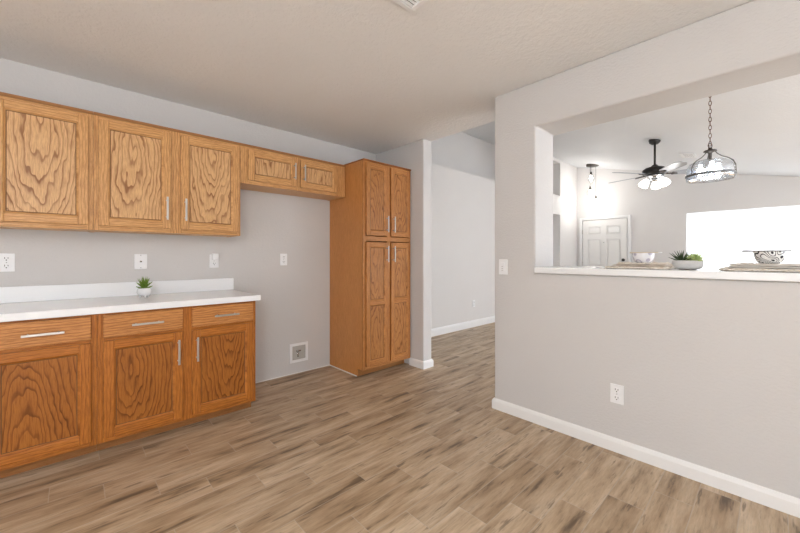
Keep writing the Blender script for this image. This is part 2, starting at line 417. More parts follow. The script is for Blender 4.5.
window('window_3', 0, -2.52, -1.1, 1.1, .1, 2.15, [0], 'kitchen patio window')
window('window_4', 1, -3.33, 3.1, 6.7, .2, 2.1, [4.3, 5.5], 'living room patio window')

# front door: white six-panel with casing
def front_door():
    y0, y1, zt, x = 2.235, 3.15, 2.04, 9.0
    m = MB()
    m.box(x-.03, x-.001, y0, y1, 0.005, zt)
    W = y1-y0
    d = m.build('door_1', DOORW); 
    # slab: replaced below by panelled geometry
    bpy.data.objects.remove(d)
    m = MB(); st = .115; cols = [(y0+st, y0+W/2-.055), (y0+W/2+.055, y1-st)]
    rows = [(.24, .82), (.98, 1.60), (1.70, 1.90)]
    ys = sorted({y0, y1, *[c for k in cols for c in k]}); zs = sorted({.005, zt, *[c for k in rows for c in k]})
    for i in range(len(ys)-1):
        for j in range(len(zs)-1):
            hole = any(abs(ys[i]-c[0]) < 1e-6 for c in cols) and any(abs(zs[j]-r[0]) < 1e-6 for r in rows)
            if not hole: m.box(x-.04, x-.002, ys[i], ys[i+1], zs[j], zs[j+1])
            else:
                m.box(x-.018, x-.002, ys[i], ys[i+1], zs[j], zs[j+1])
                m.box(x-.035, x-.01, ys[i]+.03, ys[i+1]-.03, zs[j]+.03, zs[j+1]-.03, .01)
    d = m.build('door_1', DOORW, None, (x, (y0+y1)/2, 0)); d['kind'] = 'structure'; d['label'] = 'white six-panel front door on the far wall'
    c = MB(); e = .012
    c.box(x-.05, x-.001, y1+e, y1+e+.06, 0, zt+e+.06, .004); c.box(x-.05, x-.001, y0-e-.06, y0-e, 0, zt+e+.06, .004)
    c.box(x-.05, x-.001, y0-e, y1+e, zt+e, zt+e+.06, .004)
    struct('trim_4', c, TRIM, 'white casing around the front door')
    R = Matrix.Rotation(-math.pi/2, 4, 'Y')
    MB().lathe([(0, 0), (.033, 0), (.033, .012), (.02, .018), (0, .02)], (x-.041, y0+.07, 1.12), 20, M=R).build('deadbolt', BRONZE, d)
    MB().lathe([(0, 0), (.03, 0), (.03, .008), (.012, .012), (.012, .03), (.027, .04), (.03, .055), (.018, .068), (0, .07)], (x-.041, y0+.07, .93), 20, M=R).build('door_knob', BRONZE, d)
    MB().lathe([(0, 0), (.009, 0), (.009, .006), (0, .007)], (x-.041, (y0+y1)/2, 1.52), 12, M=R).build('peephole', CHROME, d)
    for z in (.25, 1.02, 1.78): MB().box(x-.052, x-.038, y1+.0, y1+.012, z-.05, z+.05, .002).build('hinge', NICKEL, d)
front_door()

# ------------------------------------------------------------------ CABINETS
KIND = 'mid'
def framed_door(parent, x0, x1, z0, z1, yf, handle=None, mid=None, name='door', stile=.052, hlen=.165, hz=None):
    """frame-and-panel door facing -y, its front at yf; handle: 'L' or 'R' stile"""
    t = .019; m = MB(); b = .005
    m.box(x0, x0+stile, yf, yf+t, z0, z1, b, 0); m.box(x1-stile, x1, yf, yf+t, z0, z1, b, 0)
    zs = [z0]+([mid] if mid else [])+[z1]
    m.box(x0+stile-.001, x1-stile+.001, yf+.0004, yf+t, z0, z0+stile, b, 1)
    m.box(x0+stile-.001, x1-stile+.001, yf+.0004, yf+t, z1-stile, z1, b, 1)
    if mid: m.box(x0+stile-.001, x1-stile+.001, yf+.0004, yf+t, mid-stile*.5, mid+stile*.5, b, 1)
    cells = [(z0+stile, z1-stile)] if not mid else [(z0+stile, mid-stile*.5), (mid+stile*.5, z1-stile)]
    for (a, c) in cells:          # sloped inner moulding with a thin bead
        X0, X1 = x0+stile-.001, x1-stile+.001; w = .008; A = a-.001; D = c+.001
        o = [(X0, A), (X1, A), (X1, D), (X0, D)]; i = [(X0+w, A+w), (X1-w, A+w), (X1-w, D-w), (X0+w, D-w)]
        i2 = [(X0+w+.004, A+w+.004), (X1-w-.004, A+w+.004), (X1-w-.004, D-w-.004), (X0+w+.004, D-w-.004)]
        for k in range(4):
            l = (k+1) % 4; mi = 1 if k % 2 == 0 else 0
            m.quadfaces([(o[k][0], yf+.003, o[k][1]), (o[l][0], yf+.003, o[l][1]), (i[l][0], yf+.0105, i[l][1]), (i[k][0], yf+.0105, i[k][1])], [(0, 1, 2, 3)], mi)
            m.quadfaces([(i[k][0], yf+.0105, i[k][1]), (i[l][0], yf+.0105, i[l][1]), (i2[l][0], yf+.0112, i2[l][1]), (i2[k][0], yf+.0112, i2[k][1])], [(0, 1, 2, 3)], 2)
    oo = ((x0+x1)/2, yf, (z0+z1)/2)
    m.bm.normal_update()
    for f in m.bm.faces:      # routed outer edge, where the stain collects
        q = f.calc_center_median()
        if q.y > yf+.004 and abs(f.normal.y) < .5 and (min(abs(q.x-x0), abs(q.x-x1)) < .003 or min(abs(q.z-z0), abs(q.z-z1)) < .003): f.material_index = 3
    d = m.build(name, [OAK[KIND]['V'], OAK[KIND]['H'], GROOVE, EDGEP if KIND == 'pale' else EDGE], parent, oo)
    for (a, c) in cells:
        # panel edge groove darkened by its own stain colour; panel sits just behind it
        MB().box(x0+stile-.004, x1-stile+.004, yf+.0115, yf+.0165, a-.004, c+.004).build('panel', OAK[KIND]['P'], d, ((x0+x1)/2+random.uniform(-.03, .03), yf+.012, (a+c)/2))
    if handle:
        hx = x0+stile*.5+.002 if handle == 'L' else x1-stile*.5-.002
        zc = hz; pull((hx, yf, zc), 'z', hlen, d)
    return d
def pull(c, axis, L, parent, flare=0):
    """flat bar pull on two posts"""
    x, y, z = c; m = MB(); w, t, out = .0065, .006, .030
    if axis == 'z':
        m.box(x-w, x+w, y-out-t, y-out, z-L/2, z+L/2, .002)
        for s in (-1, 1): m.tube([(x, y-out+.001, z+s*L*.36), (x, y+.001, z+s*L*.36)], .0055, 10)
    else:
        m.box(x-L/2, x+L/2, y-out-t, y-out, z-w, z+w, .002)
        for s in (-1, 1): m.tube([(x+s*L*.36, y-out+.001, z), (x+s*L*.36, y+.001, z)], .0055, 10)
    return m.build('handle', NICKEL, parent, c)
def drawer(parent, x0, x1, z0, z1, yf):
    m = MB(); m.box(x0, x1, yf, yf+.019, z0, z1, .006, 0, 3)
    o = m.build('drawer', OAK[KIND]['D'], parent, ((x0+x1)/2, yf, (z0+z1)/2)); pull(((x0+x1)/2+.01, yf, (z0+z1)/2-.002), 'x', .165, o); return o
def carcass(parent, x0, x1, z0, z1, yfr, yb, stiles, rails, toe=0, top=True):
    """box behind a face frame; stiles = [(xa, xb)], rails = [(za, zb)] of the face frame"""
    t = .019; m = MB()
    m.box(x0, x0+.014, yfr+t, yb, z0, z1); m.box(x1-.014, x1, yfr+t, yb, z0, z1)
    m.box(x0+.014, x1-.014, yfr+t, yb, z0+.004, z0+.016); m.box(x0+.014, x1-.014, yfr+t, yb, z1-.016, z1)
    m.box(x0+.014, x1-.014, yb-.006, yb, z0+.016, z1-.016)
    m.build('body', OAK[KIND]['L'], parent)
    f = MB()
    for a, b in stiles: f.box(a, b, yfr, yfr+t, z0, z1, .0015, 0)
    xa, xb = stiles[0][1], stiles[-1][0]
    for a, b in rails: f.box(xa, xb, yfr+.0003, yfr+t, a, b, .001, 1)
    f.build('face_frame', [OAK[KIND]['V'], OAK[KIND]['H']], parent)

G1 = None
YB = KY-.001
# wall cabinets (face frame y 3.03, doors 3.012)
def wall_cab(x0, x1, doors, z0, z1, label, cat='cabinet', hz=None, hl=.165):
    c = thing('wall_cabinet', ((x0+x1)/2, YB, z0), label, cat, 'oak wall cabinets')
    st = [(x0, doors[0][0]+.008)]
    for a, b in zip(doors, doors[1:]): st.append((a[1]-.008, b[0]+.008))
    st.append((doors[-1][1]-.008, x1))
    carcass(c, x0, x1, z0, z1-.012, 3.031, YB, st, [(z0, z0+.035), (z1-.05, z1-.012)])
    m = MB(); m.prism([(3.031, z1-.013), (3.022, z1-.012), (3.016, z1-.003), (3.016, z1+.004), (3.33, z1+.004), (3.33, z1-.013)], 0, x0, x1)
    m.build('top_moulding', EDGEP if KIND == 'pale' else EDGE, c)
    for a, b, h in doors: framed_door(c, a, b, z0+.030, z1-.032, 3.012, h, hz=hz if hz else z0+.175, hlen=hl)
    return c
KIND = 'pale'  # oak copy with the upper cabinets' brighter light painted in
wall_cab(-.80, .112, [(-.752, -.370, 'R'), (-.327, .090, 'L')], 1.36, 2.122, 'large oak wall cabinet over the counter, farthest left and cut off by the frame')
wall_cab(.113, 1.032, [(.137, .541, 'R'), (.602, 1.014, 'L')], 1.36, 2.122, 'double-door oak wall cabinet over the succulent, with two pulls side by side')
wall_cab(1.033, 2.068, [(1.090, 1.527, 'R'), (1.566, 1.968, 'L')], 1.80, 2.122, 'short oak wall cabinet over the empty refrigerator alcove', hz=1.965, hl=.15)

# base cabinets (face frame y 2.74, doors 2.721)
def base_cab(x0, x1, cols, label, endpanel=False):
    c = thing('base_cabinet', ((x0+x1)/2, YB, 0), label, 'cabinet', 'oak base cabinets')
    z0, z1 = .078, .850; st = [(x0, cols[0][0]+.008)]
    for a, b in zip(cols, cols[1:]): st.append((a[1]-.008, b[0]+.008))
    st.append((cols[-1][1]-.008, x1))
    carcass(c, x0, x1, z0, z1, 2.740, YB, st, [(z0, z0+.042), (.676, .722), (z1-.022, z1)])
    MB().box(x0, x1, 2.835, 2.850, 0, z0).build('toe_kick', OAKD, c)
    if endpanel: MB().box(x1-.015, x1, 2.85, YB, 0, z0).build('side_panel', OAK[KIND]['L'], c)
    for a, b, h in cols:
        drawer(c, a, b, .703, .838, 2.721)
        framed_door(c, a, b, .106, .684, 2.721, h, hz=.555)
    return c
KIND = 'shaded'  # oak copy with the base cabinets' weaker light painted in
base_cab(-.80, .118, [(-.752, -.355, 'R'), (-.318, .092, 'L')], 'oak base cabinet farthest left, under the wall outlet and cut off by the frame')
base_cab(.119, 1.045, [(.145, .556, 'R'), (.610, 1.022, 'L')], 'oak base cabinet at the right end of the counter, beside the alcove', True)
# countertop with backsplash
ct = thing('countertop', (.13, YB, .851), 'long white countertop with low backsplash on the oak base cabinets', 'countertop')
MB().box(-.82, 1.073, 2.705, YB, .851, .893, .005, 0, 3).build('slab', COUNTER, ct)
MB().box(-.82, 1.073, 3.318, YB, .893, .997, .004, 0, 2).build('backsplash', COUNTER, ct)

# pantry cabinet
KIND = 'mid'
PX0, PX1 = 2.079, 2.729
c = thing('pantry_cabinet', ((PX0+PX1)/2, YB, 0), 'tall oak pantry cabinet with four doors beside the wall stub', 'cabinet')
cols = [(2.107, 2.393), (2.430, 2.712)]
t = .019; zt = 2.128
m = MB(); m.prism([(2.84, 0), (YB, 0), (YB, zt), (2.759, zt), (2.759, .078), (2.84, .078)], 0, PX0, PX0+.014)
m.build('side_panel', OAK[KIND]['L'], c)
m = MB(); m.prism([(2.84, 0), (YB, 0), (YB, zt), (2.759, zt), (2.759, .078), (2.84, .078)], 0, PX1-.014, PX1)
m.build('side_panel', OAK[KIND]['L'], c)
m = MB(); m.box(PX0+.014, PX1-.014, 2.759, YB, .078, .094); m.box(PX0+.014, PX1-.014, 2.759, YB, zt-.016, zt)
m.box(PX0+.014, PX1-.014, 2.77, YB, 1.36, 1.376); m.box(PX0+.014, PX1-.014, YB-.006, YB, .094, 1.36); m.box(PX0+.014, PX1-.014, YB-.006, YB, 1.376, zt-.016)
m.build('body', OAK[KIND]['L'], c)
m = MB()
for a, b in ((PX0, 2.115), (2.385, 2.438), (2.704, PX1)): m.box(a, b, 2.740, 2.759, .078, zt, .0015, 0)
for a, b in ((.078, .122), (1.345, 1.39), (zt-.03, zt)):
    m.box(2.115, 2.385, 2.7403, 2.759, a, b, .001, 1); m.box(2.438, 2.704, 2.7403, 2.759, a, b, .001, 1)
m.build('face_frame', [OAK[KIND]['V'], OAK[KIND]['H']], c)
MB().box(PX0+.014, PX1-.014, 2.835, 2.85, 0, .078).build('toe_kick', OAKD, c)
m = MB(); m.prism([(2.74, zt), (2.729, zt+.004), (2.725, zt+.014), (YB, zt+.014), (YB, zt)], 0, PX0-.004, PX1); m.build('top_moulding', EDGEP if KIND == 'pale' else EDGE, c)
for (a, b), h in zip(cols, ('R', 'L')):
    framed_door(c, a, b, 1.397, 2.112, 2.721, h, hz=1.52, stile=.05)
    framed_door(c, a, b, .108, 1.335, 2.721, h, mid=.73, hz=1.215, stile=.05)

# ------------------------------------------------------------------ PASS-THROUGH LEDGE
ledge = MB().box(2.405, 2.93, OY0+.002, OY1+.0, 1.071, 1.112, .006, 0, 3)
lg = ledge.build('ledge', COUNTER, None, (2.66, .09, 1.071)); tag(lg, 'white ledge shelf running along the bottom of the pass-through opening', 'ledge')
# narrow nosing past the jamb
LZ = 1.1125

# ------------------------------------------------------------------ WALL PLATES
def plate(kind, pos, normal, label, cat, w=.072, h=.116, group='white wall plates'):
    """normal: '-y' or '-x'; built in local coords: x right, z up, facing -y"""
    o = thing({'outlet': 'wall_outlet', 'jack': 'cable_plate', 'switch': 'light_switch', 'blank': 'wall_outlet'}[kind], pos, label, cat, group)
    if normal == '-x': o.rotation_euler = (0, 0, -math.pi/2)
    L = dict(parent=o, local=True)
    MB().box(-w/2, w/2, -.006, 0, -h/2, h/2, .0025).build('cover_plate', PLASTIC, **L)
    if kind in ('outlet', 'blank'):
        for s in (-1, 1):
            q = MB().box(-.017, .017, -.0085, -.005, s*.024-.0145, s*.024+.0145, .004, 0, 3).build('receptacle', PLASTIC, **L)
            k = MB(); zc = s*.024
            k.box(-.0085, -.0058, -.0092, -.008, zc-.001, zc+.010); k.box(.0058, .0085, -.0092, -.008, zc, zc+.009); k.box(-.0028, .0028, -.0092, -.008, zc-.0115, zc-.0055, .001)
            k.build('slots', SLOT, parent=q, local=True)
        MB().lathe([(0, 0), (.003, 0), (.002, .0015), (0, .002)], (0, -.006, 0), 10, M=Matrix.Rotation(math.pi/2, 4, 'X')).build('screw', CHROME, **L)
    if kind == 'jack':
        RX = Matrix.Rotation(math.pi/2, 4, 'X')
        MB().lathe([(0, 0), (.0065, 0), (.0065, .006), (.004, .006), (.004, .012), (0, .012)], (0, -.006, 0), 12, M=RX).build('jack', CHROME, **L)
        for s in (-1, 1): MB().lathe([(0, 0), (.0035, 0), (.002, .0015), (0, .002)], (0, -.006, s*.048), 10, M=RX).build('screw', CHROME, **L)
    if kind == 'switch':
        MB().box(-.017, .017, -.010, -.005, -.033, .033, .002).build('rocker', PLASTIC, **L)
        for z in (.004, -.012, -.026): MB().box(-.010, .002, -.0112, -.009, z-.0022, z+.0022, .0005).build('button', BOXIN, **L)
    return o
plate('outlet', (-.292, KY, 1.150), '-y', 'white wall outlet above the backsplash at the far left of the frame', 'outlet')
plate('jack', (.399, KY, 1.150), '-y', 'white cable wall plate with a centre jack, above the small potted succulent', 'wall plate', .080, .116)
plate('outlet', (.916, KY, 1.150), '-y', 'white wall outlet above the right end of the backsplash, with a plug-in cube', 'outlet')
plate('outlet', (1.549, KY, 1.160), '-y', 'white wall outlet inside the refrigerator alcove under the short cabinet', 'outlet')
plate('switch', (KX, 1.428, 1.109), '-x', 'white light switch near the left edge of the half wall', 'switch')
plate('outlet', (KX, .658, .352), '-x', 'white wall outlet low on the half wall above the baseboard', 'outlet')
plate('outlet', (5.0, 3.5, .395), '-y', 'small white wall outlet on the hall wall, seen past the pantry', 'outlet')
pg = MB(); pg.box(.893, .942, 3.297, 3.331, 1.160, 1.216, .004); o = pg.build('plug_adapter', PLASTIC, None, (.917, 3.331, 1.16))
tag(o, 'small white cube adapter plugged into the outlet right of the succulent', 'plug adapter')
# ice-maker water box in the alcove wall
wb = thing('water_box', (1.711, KY, .20), 'white recessed water supply box low in the refrigerator alcove wall', 'water box')
m = MB(); X0, X1, Z0, Z1 = 1.612, 1.812, .113, .306; f = .027
for a, b, cc, d in ((X0, X1, Z0, Z0+f), (X0, X1, Z1-f, Z1), (X0, X0+f, Z0+f, Z1-f), (X1-f, X1, Z0+f, Z1-f)): m.box(a, b, KY-.010, KY-.0005, cc, d, .002)
m.build('frame', PLASTIC, wb)
MB().box(X0+f, X1-f, KY-.002, KY-.0005, Z0+f, Z1-f).build('back', BOXIN, wb)
m = MB(); m.tube([(1.70, KY-.006, .165), (1.70, KY-.006, .225)], .007, 10); m.tube([(1.68, KY-.012, .228), (1.725, KY-.012, .228)], .008, 10); m.tube([(1.70, KY-.004, .228), (1.70, KY-.03, .228)], .006, 8)
m.build('valve', CHROME, wb)

# ------------------------------------------------------------------ VENTS
def vent(loc, sx, sy, label, slope=0, name='ceiling_vent', n=7):
    o = thing(name, loc, label, 'vent'); o.rotation_euler = (slope, 0, 0)
    m = MB(); e = .028
    m.box(-sx/2, sx/2, -sy/2, -sy/2+e, -.012, 0, .004); m.box(-sx/2, sx/2, sy/2-e, sy/2, -.012, 0, .004)
    m.box(-sx/2, -sx/2+e, -sy/2+e, sy/2-e, -.012, 0, .004); m.box(sx/2-e, sx/2, -sy/2+e, sy/2-e, -.012, 0, .004)
    m.build('frame', PLASTIC, o, local=True)
    MB().box(-sx/2+e, sx/2-e, -sy/2+e, sy/2-e, -.002, 0).build('backing', SLOT, o, local=True)
    m = MB()
    for k in range(n):
        y = -sy/2+e+(k+.5)*(sy-2*e)/n; h = (sy-2*e)/n*.24
        m.prism([(y-h, -.003), (y-h+.002, -.003), (y+h, -.011), (y+h-.002, -.011)], 0, -sx/2+e, sx/2-e)
    m.build('louvres', PLASTIC, o, local=True)
    return o
vent((1.118, 1.172, 2.44), .31, .20, 'white ceiling register at the top edge of the frame, over the kitchen')
sl = math.atan(.228)
vent((7.25, .95, VZ(.95)-.001), .36, .20, 'white ceiling register on the vaulted ceiling between the fan and the glass pendant', sl)

# ------------------------------------------------------------------ CEILING FAN
FC = (6.17, 1.19); FZ = VZ(FC[1])
fan = thing('ceiling_fan', (FC[0], FC[1], FZ), 'black and silver ceiling fan with lit frosted shades in the living room', 'ceiling fan')
fx, fy = FC
MB().lathe([(0, .03), (.072, .03), (.075, -.005), (.066, -.04), (.04, -.062), (.02, -.068), (0, -.068)], (fx, fy, FZ), 32).build('canopy', BLACKM, fan)
MB().tube([(fx, fy, FZ-.06), (fx, fy, FZ-.375)], .0135, 14).build('downrod', BLACKM, fan)
hz = FZ-.36
MB().lathe([(0, 0), (.03, 0), (.045, -.02), (.12, -.045), (.155, -.075), (.158, -.125), (.13, -.14), (.10, -.15), (0, -.15)], (fx, fy, hz), 36).build('motor_housing', BLACKM, fan)
MB().lathe([(0, 0), (.10, 0), (.115, -.015), (.07, -.03), (.062, -.055), (.075, -.065), (.06, -.085), (0, -.095)], (fx, fy, hz-.15), 32).build('light_kit', CHROME, fan)
bz = hz-.135
Lr = Vector((math.sin(YAW), -math.cos(YAW), 0)); Fd = Vector((math.cos(YAW), math.sin(YAW), 0))
for k in range(5):
    a = math.radians(117+72*k); d = Lr*math.cos(a)+Fd*math.sin(a); s = Vector((-d.y, d.x, 0)); m = MB()
    outline = []
    for i in range(9):
        u = i/8; r = .20+.46*u; wv = .050+.020*math.sin(u*math.pi*.75)
        if i == 8: wv = .035
        outline.append((r, wv))
    top_, bot = [], []
    tilt = math.radians(-13)
    def P(r, w, h): 
        q = Vector((fx, fy, bz))+d*r+s*(w*math.cos(tilt))+Vector((0, 0, w*math.sin(tilt)+h)); return q
    loop = [(r, w) for r, w in outline]+[(r, -w) for r, w in outline[::-1]]
    n = len(loop)
    m.quadfaces([P(r, w, .004) for r, w in loop]+[P(r, w, -.004) for r, w in loop], [tuple(range(n)), tuple(range(n, 2*n))[::-1]]+[(i, (i+1) % n, n+(i+1) % n, n+i) for i in range(n)])
    b = m.build('blade', BLADE, fan, (fx, fy, bz))
    m = MB(); m.tube([P(.10, 0, .0), P(.17, 0, -.004), P(.26, 0, -.006)], [.012, .016, .022], 10, flat=.35); m.tube([P(.20, -.03, -.006), P(.255, 0, -.006), P(.20, .03, -.006)], .008, 8)
    m.build('blade_bracket', BRONZE, b)
for k in range(3):
    a = math.radians(-90+120*k+18); d = Lr*math.cos(a)+Fd*math.sin(a)
    c0 = Vector((fx, fy, hz-.205)); p1 = c0+d*.055; p2 = c0+d*.10+Vector((0, 0, -.012))
    arm = MB().tube([c0+d*.03, p1, p2], .011, 10).build('light_arm', CHROME, fan)
    ax = (d*.55+Vector((0, 0, -.84))).normalized(); M = ax.to_track_quat('Z', 'Y').to_matrix().to_4x4()
    MB().lathe([(.018, -.012), (.028, 0), (.040, .02), (.056, .055), (.062, .09), (.060, .105), (.05, .107), (.0, .07)], p2, 24, M=M, cap=False).build('lamp_shade', SHADELIT, arm)
    point('fan_lamp_light', p2+ax*.16, 1.6, .05)

# ------------------------------------------------------------------ GLASS DOME PENDANT
PXY = (3.80, .3615); px, py = PXY; pzc = VZ(py)
pd = thing('glass_pendant_light', (px, py, pzc), 'clear glass dome pendant light on a long bronze chain above the ledge', 'pendant light')
MB().lathe([(0, .02), (.06, .02), (.062, -.01), (.05, -.03), (.012, -.036), (0, -.036)], (px, py, pzc), 28).build('canopy', BRONZE, pd)
topz = 2.078
m = MB(); z = pzc-.036; i = 0
while z > topz+.03:
    pts = []
    for q in range(14):
        t = 2*math.pi*q/14; u = .0085*math.cos(t); v = .020*math.sin(t)
        pts.append((px+(u if i % 2 else 0), py+(0 if i % 2 else u), z-.018+v))
    m.tube(pts, .0024, 6, closed=True); z -= .033; i += 1
m.build('chain', BRONZER, pd)
ring = MB(); ring.tube([(px+.016*math.cos(2*math.pi*q/16)*.73, py-.016*math.cos(2*math.pi*q/16)*.68, topz+.012+.019*math.sin(2*math.pi*q/16)) for q in range(16)], .003, 8, closed=True)
ring.build('hanging_ring', BRONZE, pd)
MB().lathe([(0, -.005), (.012, -.005), (.014, -.02), (.040, -.026), (.044, -.036), (.018, -.044), (.012, -.05), (.011, -.105), (.02, -.115), (.02, -.13), (0, -.135)], (px, py, topz), 28).build('hub', BRONZE, pd)
R, zr, zb = .152, 1.862, 1.815
BANDM = plain('pewter_band', (.16, .165, .17), .35, .6, .5, .05)
# domed glass: shoulder high, nearly vertical lower band
prof = [(.022, topz-.105), (.06, topz-.106), (.10, topz-.113), (.132, topz-.128), (.148, topz-.155), (R, topz-.195), (R+.003, zr), (R+.002, zb)]
inner = [(r-.004, z-.004 if i < 5 else z) for i, (r, z) in enumerate(prof)][::-1]
gl = MB().lathe(prof+inner, (px, py, 0), 56, cap=False); gl.build('glass_shade', DOME, pd)
MB().lathe([(R+.004, zr-.022), (R+.007, zr-.021), (R+.007, zr-.003), (R+.004, zr-.002), (R+.002, zr-.012)], (px, py, 0), 56, cap=False).build('metal_band', BANDM, pd)
for k in range(3):
    a = math.radians(20+120*k); ca, sa = math.cos(a), math.sin(a); m = MB()
    m.tube([(px+ca*r, py+sa*r, z) for r, z in ((.03, topz-.035), (.045, topz-.060), (.075, topz-.088), (.11, topz-.108), (.140, topz-.133), (.155, topz-.17), (R+.006, zr-.01))], .0032, 8)
    m.build('support_wire', BRONZE, pd)
for k in range(3):
    a = math.radians(75+120*k); ca, sa = math.cos(a), math.sin(a)
    arm = MB().tube([(px+ca*.005, py+sa*.005, topz-.125), (px+ca*.04, py+sa*.04, topz-.15), (px+ca*.065, py+sa*.065, topz-.14)], .005, 8).build('socket_arm', BRONZE, pd)
    MB().lathe([(0, 0), (.012, 0), (.011, .02), (.013, .026), (.022, .042), (.025, .055), (.021, .07), (.011, .08), (0, .082)], (px+ca*.065, py+sa*.065, topz-.13), 18, M=Matrix.Rotation(math.pi, 4, 'X')).build('bulb', BULB, arm)
point('glass_pendant_glow', (px, py, topz-.27), 5, .06)

# ------------------------------------------------------------------ ENTRY CLUSTER PENDANT
ex, ey = 8.50, 2.78; ez = VZ(ey)
en = thing('cluster_pendant_light', (ex, ey, ez), 'small cluster pendant with three lit bulbs hanging in front of the entry door', 'pendant light')
MB().lathe([(0, .02), (.13, .02), (.135, -.012), (.12, -.03), (0, -.032)], (ex, ey, ez), 32).build('canopy', BRONZE, en)
for (dl, drop) in ((-.055, .16), (-.03, .46), (.085, .68)):
    q = Vector((ex, ey, ez-.03))+Lr*dl+Fd*(.03 if dl > 0 else -.03 if dl < -.04 else .05)
    e_ = q-Vector((0, 0, drop))
    cd_ = MB().tube([q, e_], .0035, 8).build('cord', BRONZE, en)
    MB().lathe([(0, .03), (.014, .03), (.022, .01), (.022, -.045), (0, -.046)], e_, 16).build('socket', BRONZE, cd_)
    MB().lathe([(.02, -.046), (.045, -.07), (.068, -.105), (.072, -.135), (.06, -.17), (.035, -.19), (.0, -.195)], e_, 22, cap=False).build('glass_globe', GLOBE, cd_)
    MB().lathe([(0, -.05), (.012, -.052), (.03, -.095), (.034, -.12), (.026, -.145), (0, -.155)], e_, 18).build('bulb', BULB, cd_)
    point('entry_bulb_light', e_-Vector((0, 0, .23)), 4.5, .05)

# ------------------------------------------------------------------ POTTED PLANTS
def leaf(m, base, tip, w, t, mi=0, sag=0):
    b, e = Vector(base), Vector(tip); d = (e-b); n = 6
    pts = []; rr = []
    for i in range(n+1):
        u = i/n; p = b+d*u+Vector((0, 0, sag*math.sin(u*math.pi))); pts.append(p); rr.append(max(.0004, w*(math.sin(min(1, u*1.6+.25)*math.pi/2))*(1-u**2.2)))
    m.tube(pts, rr, 8, flat=t, mi=mi)
def leafmat(name, a_, b_, r=.45):
    a = NT(name); rnd = a.noise(a.pos(), 60, 2); return a.fin(a.mix(rnd, a_, b_), r, 0, .4)
GREEN1 = leafmat('succulent_green', (.085, .17, .015), (.24, .37, .045))
GREEN2 = leafmat('aloe_dark_green', (.028, .055, .022), (.085, .13, .05))
GREEN3 = leafmat('rosette_light_green', (.26, .36, .10), (.55, .65, .30))
SOIL = plain('potting_soil', (.05, .04, .03), .9)
POT = plain('white_glazed_pot', (.82, .82, .83), .18, 0, .5, .02)
STONE = plain('rough_white_planter', (.60, .59, .58), .6, 0, .4, .12, 90)
pp = thing('potted_succulent', (.394, 3.12, .893), 'small spiky green succulent in a round white pot on the countertop', 'potted plant')
cx_, cy_, cz_ = .394, 3.12, .8935
PR = [(0, .012), (.026, .012), (.039, .022), (.045, .038), (.043, .056), (.036, .068), (.032, .068), (.037, .054), (.034, .05), (0, .05)]
MB().lathe(PR, (cx_, cy_, cz_), 32).build('pot', POT, pp)
for k in range(3):
    a = 2*math.pi*k/3+.6; MB().tube([(cx_+.026*math.cos(a), cy_+.026*math.sin(a), cz_+.022), (cx_+.029*math.cos(a), cy_+.029*math.sin(a), cz_)], [.009, .005], 10).build('foot', POT, pp)
MB().lathe([(0, .058), (.030, .056), (.034, .052), (0, .049)], (cx_, cy_, cz_), 20).build('soil', SOIL, pp)
m = MB()
for ring_, (n, el, ln) in enumerate(((11, 20, .056), (10, 42, .070), (8, 60, .080), (5, 78, .082))):
    for k in range(n):
        a = 2*math.pi*(k+.5*ring_)/n+random.uniform(-.1, .1); e_ = math.radians(el+random.uniform(-5, 5))
        d = Vector((math.cos(a)*math.cos(e_), math.sin(a)*math.cos(e_), math.sin(e_)))
        b = Vector((cx_, cy_, cz_+.06+ring_*.004)); leaf(m, b+d*.004, b+d*ln, .0068, .45)
m.build('leaves', GREEN1, pp)
# oval planter on the ledge
qx, qy = 2.60, .345
ov = thing('succulent_planter', (qx, qy, LZ), 'low oval white planter with dark aloe and pale green rosettes on the ledge', 'potted plant')
MB().lathe([(0, .004), (.050, .004), (.061, .010), (.066, .024), (.0665, .050), (.063, .053), (.058, .050), (.056, .040), (0, .038)], (qx, qy, LZ), 44, .72, 1.06).build('planter', STONE, ov)
MB().lathe([(0, 0), (.038, 0), (.038, .006), (0, .006)], (qx, qy, LZ), 30, .72, 1.06).build('base', SLOT, ov)
MB().lathe([(0, .046), (.052, .044), (.054, .041), (0, .039)], (qx, qy, LZ), 30, .72, 1.06).build('soil', SOIL, ov)
m = MB()
for ring_, (n, el, ln) in enumerate(((9, 22, .074), (9, 42, .078), (7, 62, .075), (3, 80, .070))):
    for k in range(n):
        a = 2*math.pi*(k+.5*ring_)/n+random.uniform(-.12, .12); e_ = math.radians(el)
        d = Vector((math.cos(a)*math.cos(e_), math.sin(a)*math.cos(e_), math.sin(e_))); b = Vector((qx+.004, qy+.028, LZ+.044))
        leaf(m, b, b+d*ln, .0052, .5)
m.build('aloe', GREEN2, ov)
for (ox, oy, s, oz) in ((.0, -.030, 1.35, .016), (-.018, -.046, .95, .004), (.016, -.004, .95, .008)):
    m = MB()
    for ring_, (n, el, ln) in enumerate(((9, 12, .032), (8, 34, .032), (6, 58, .028), (3, 78, .022))):
        for k in range(n):
            a = 2*math.pi*(k+.5*ring_)/n; e_ = math.radians(el)
            d = Vector((math.cos(a)*math.cos(e_), math.sin(a)*math.cos(e_), math.sin(e_))); b = Vector((qx+ox, qy+oy, LZ+.046+oz))
            leaf(m, b, b+d*ln*s, .0085*s, .4)
    m.build('rosette', GREEN3, ov)

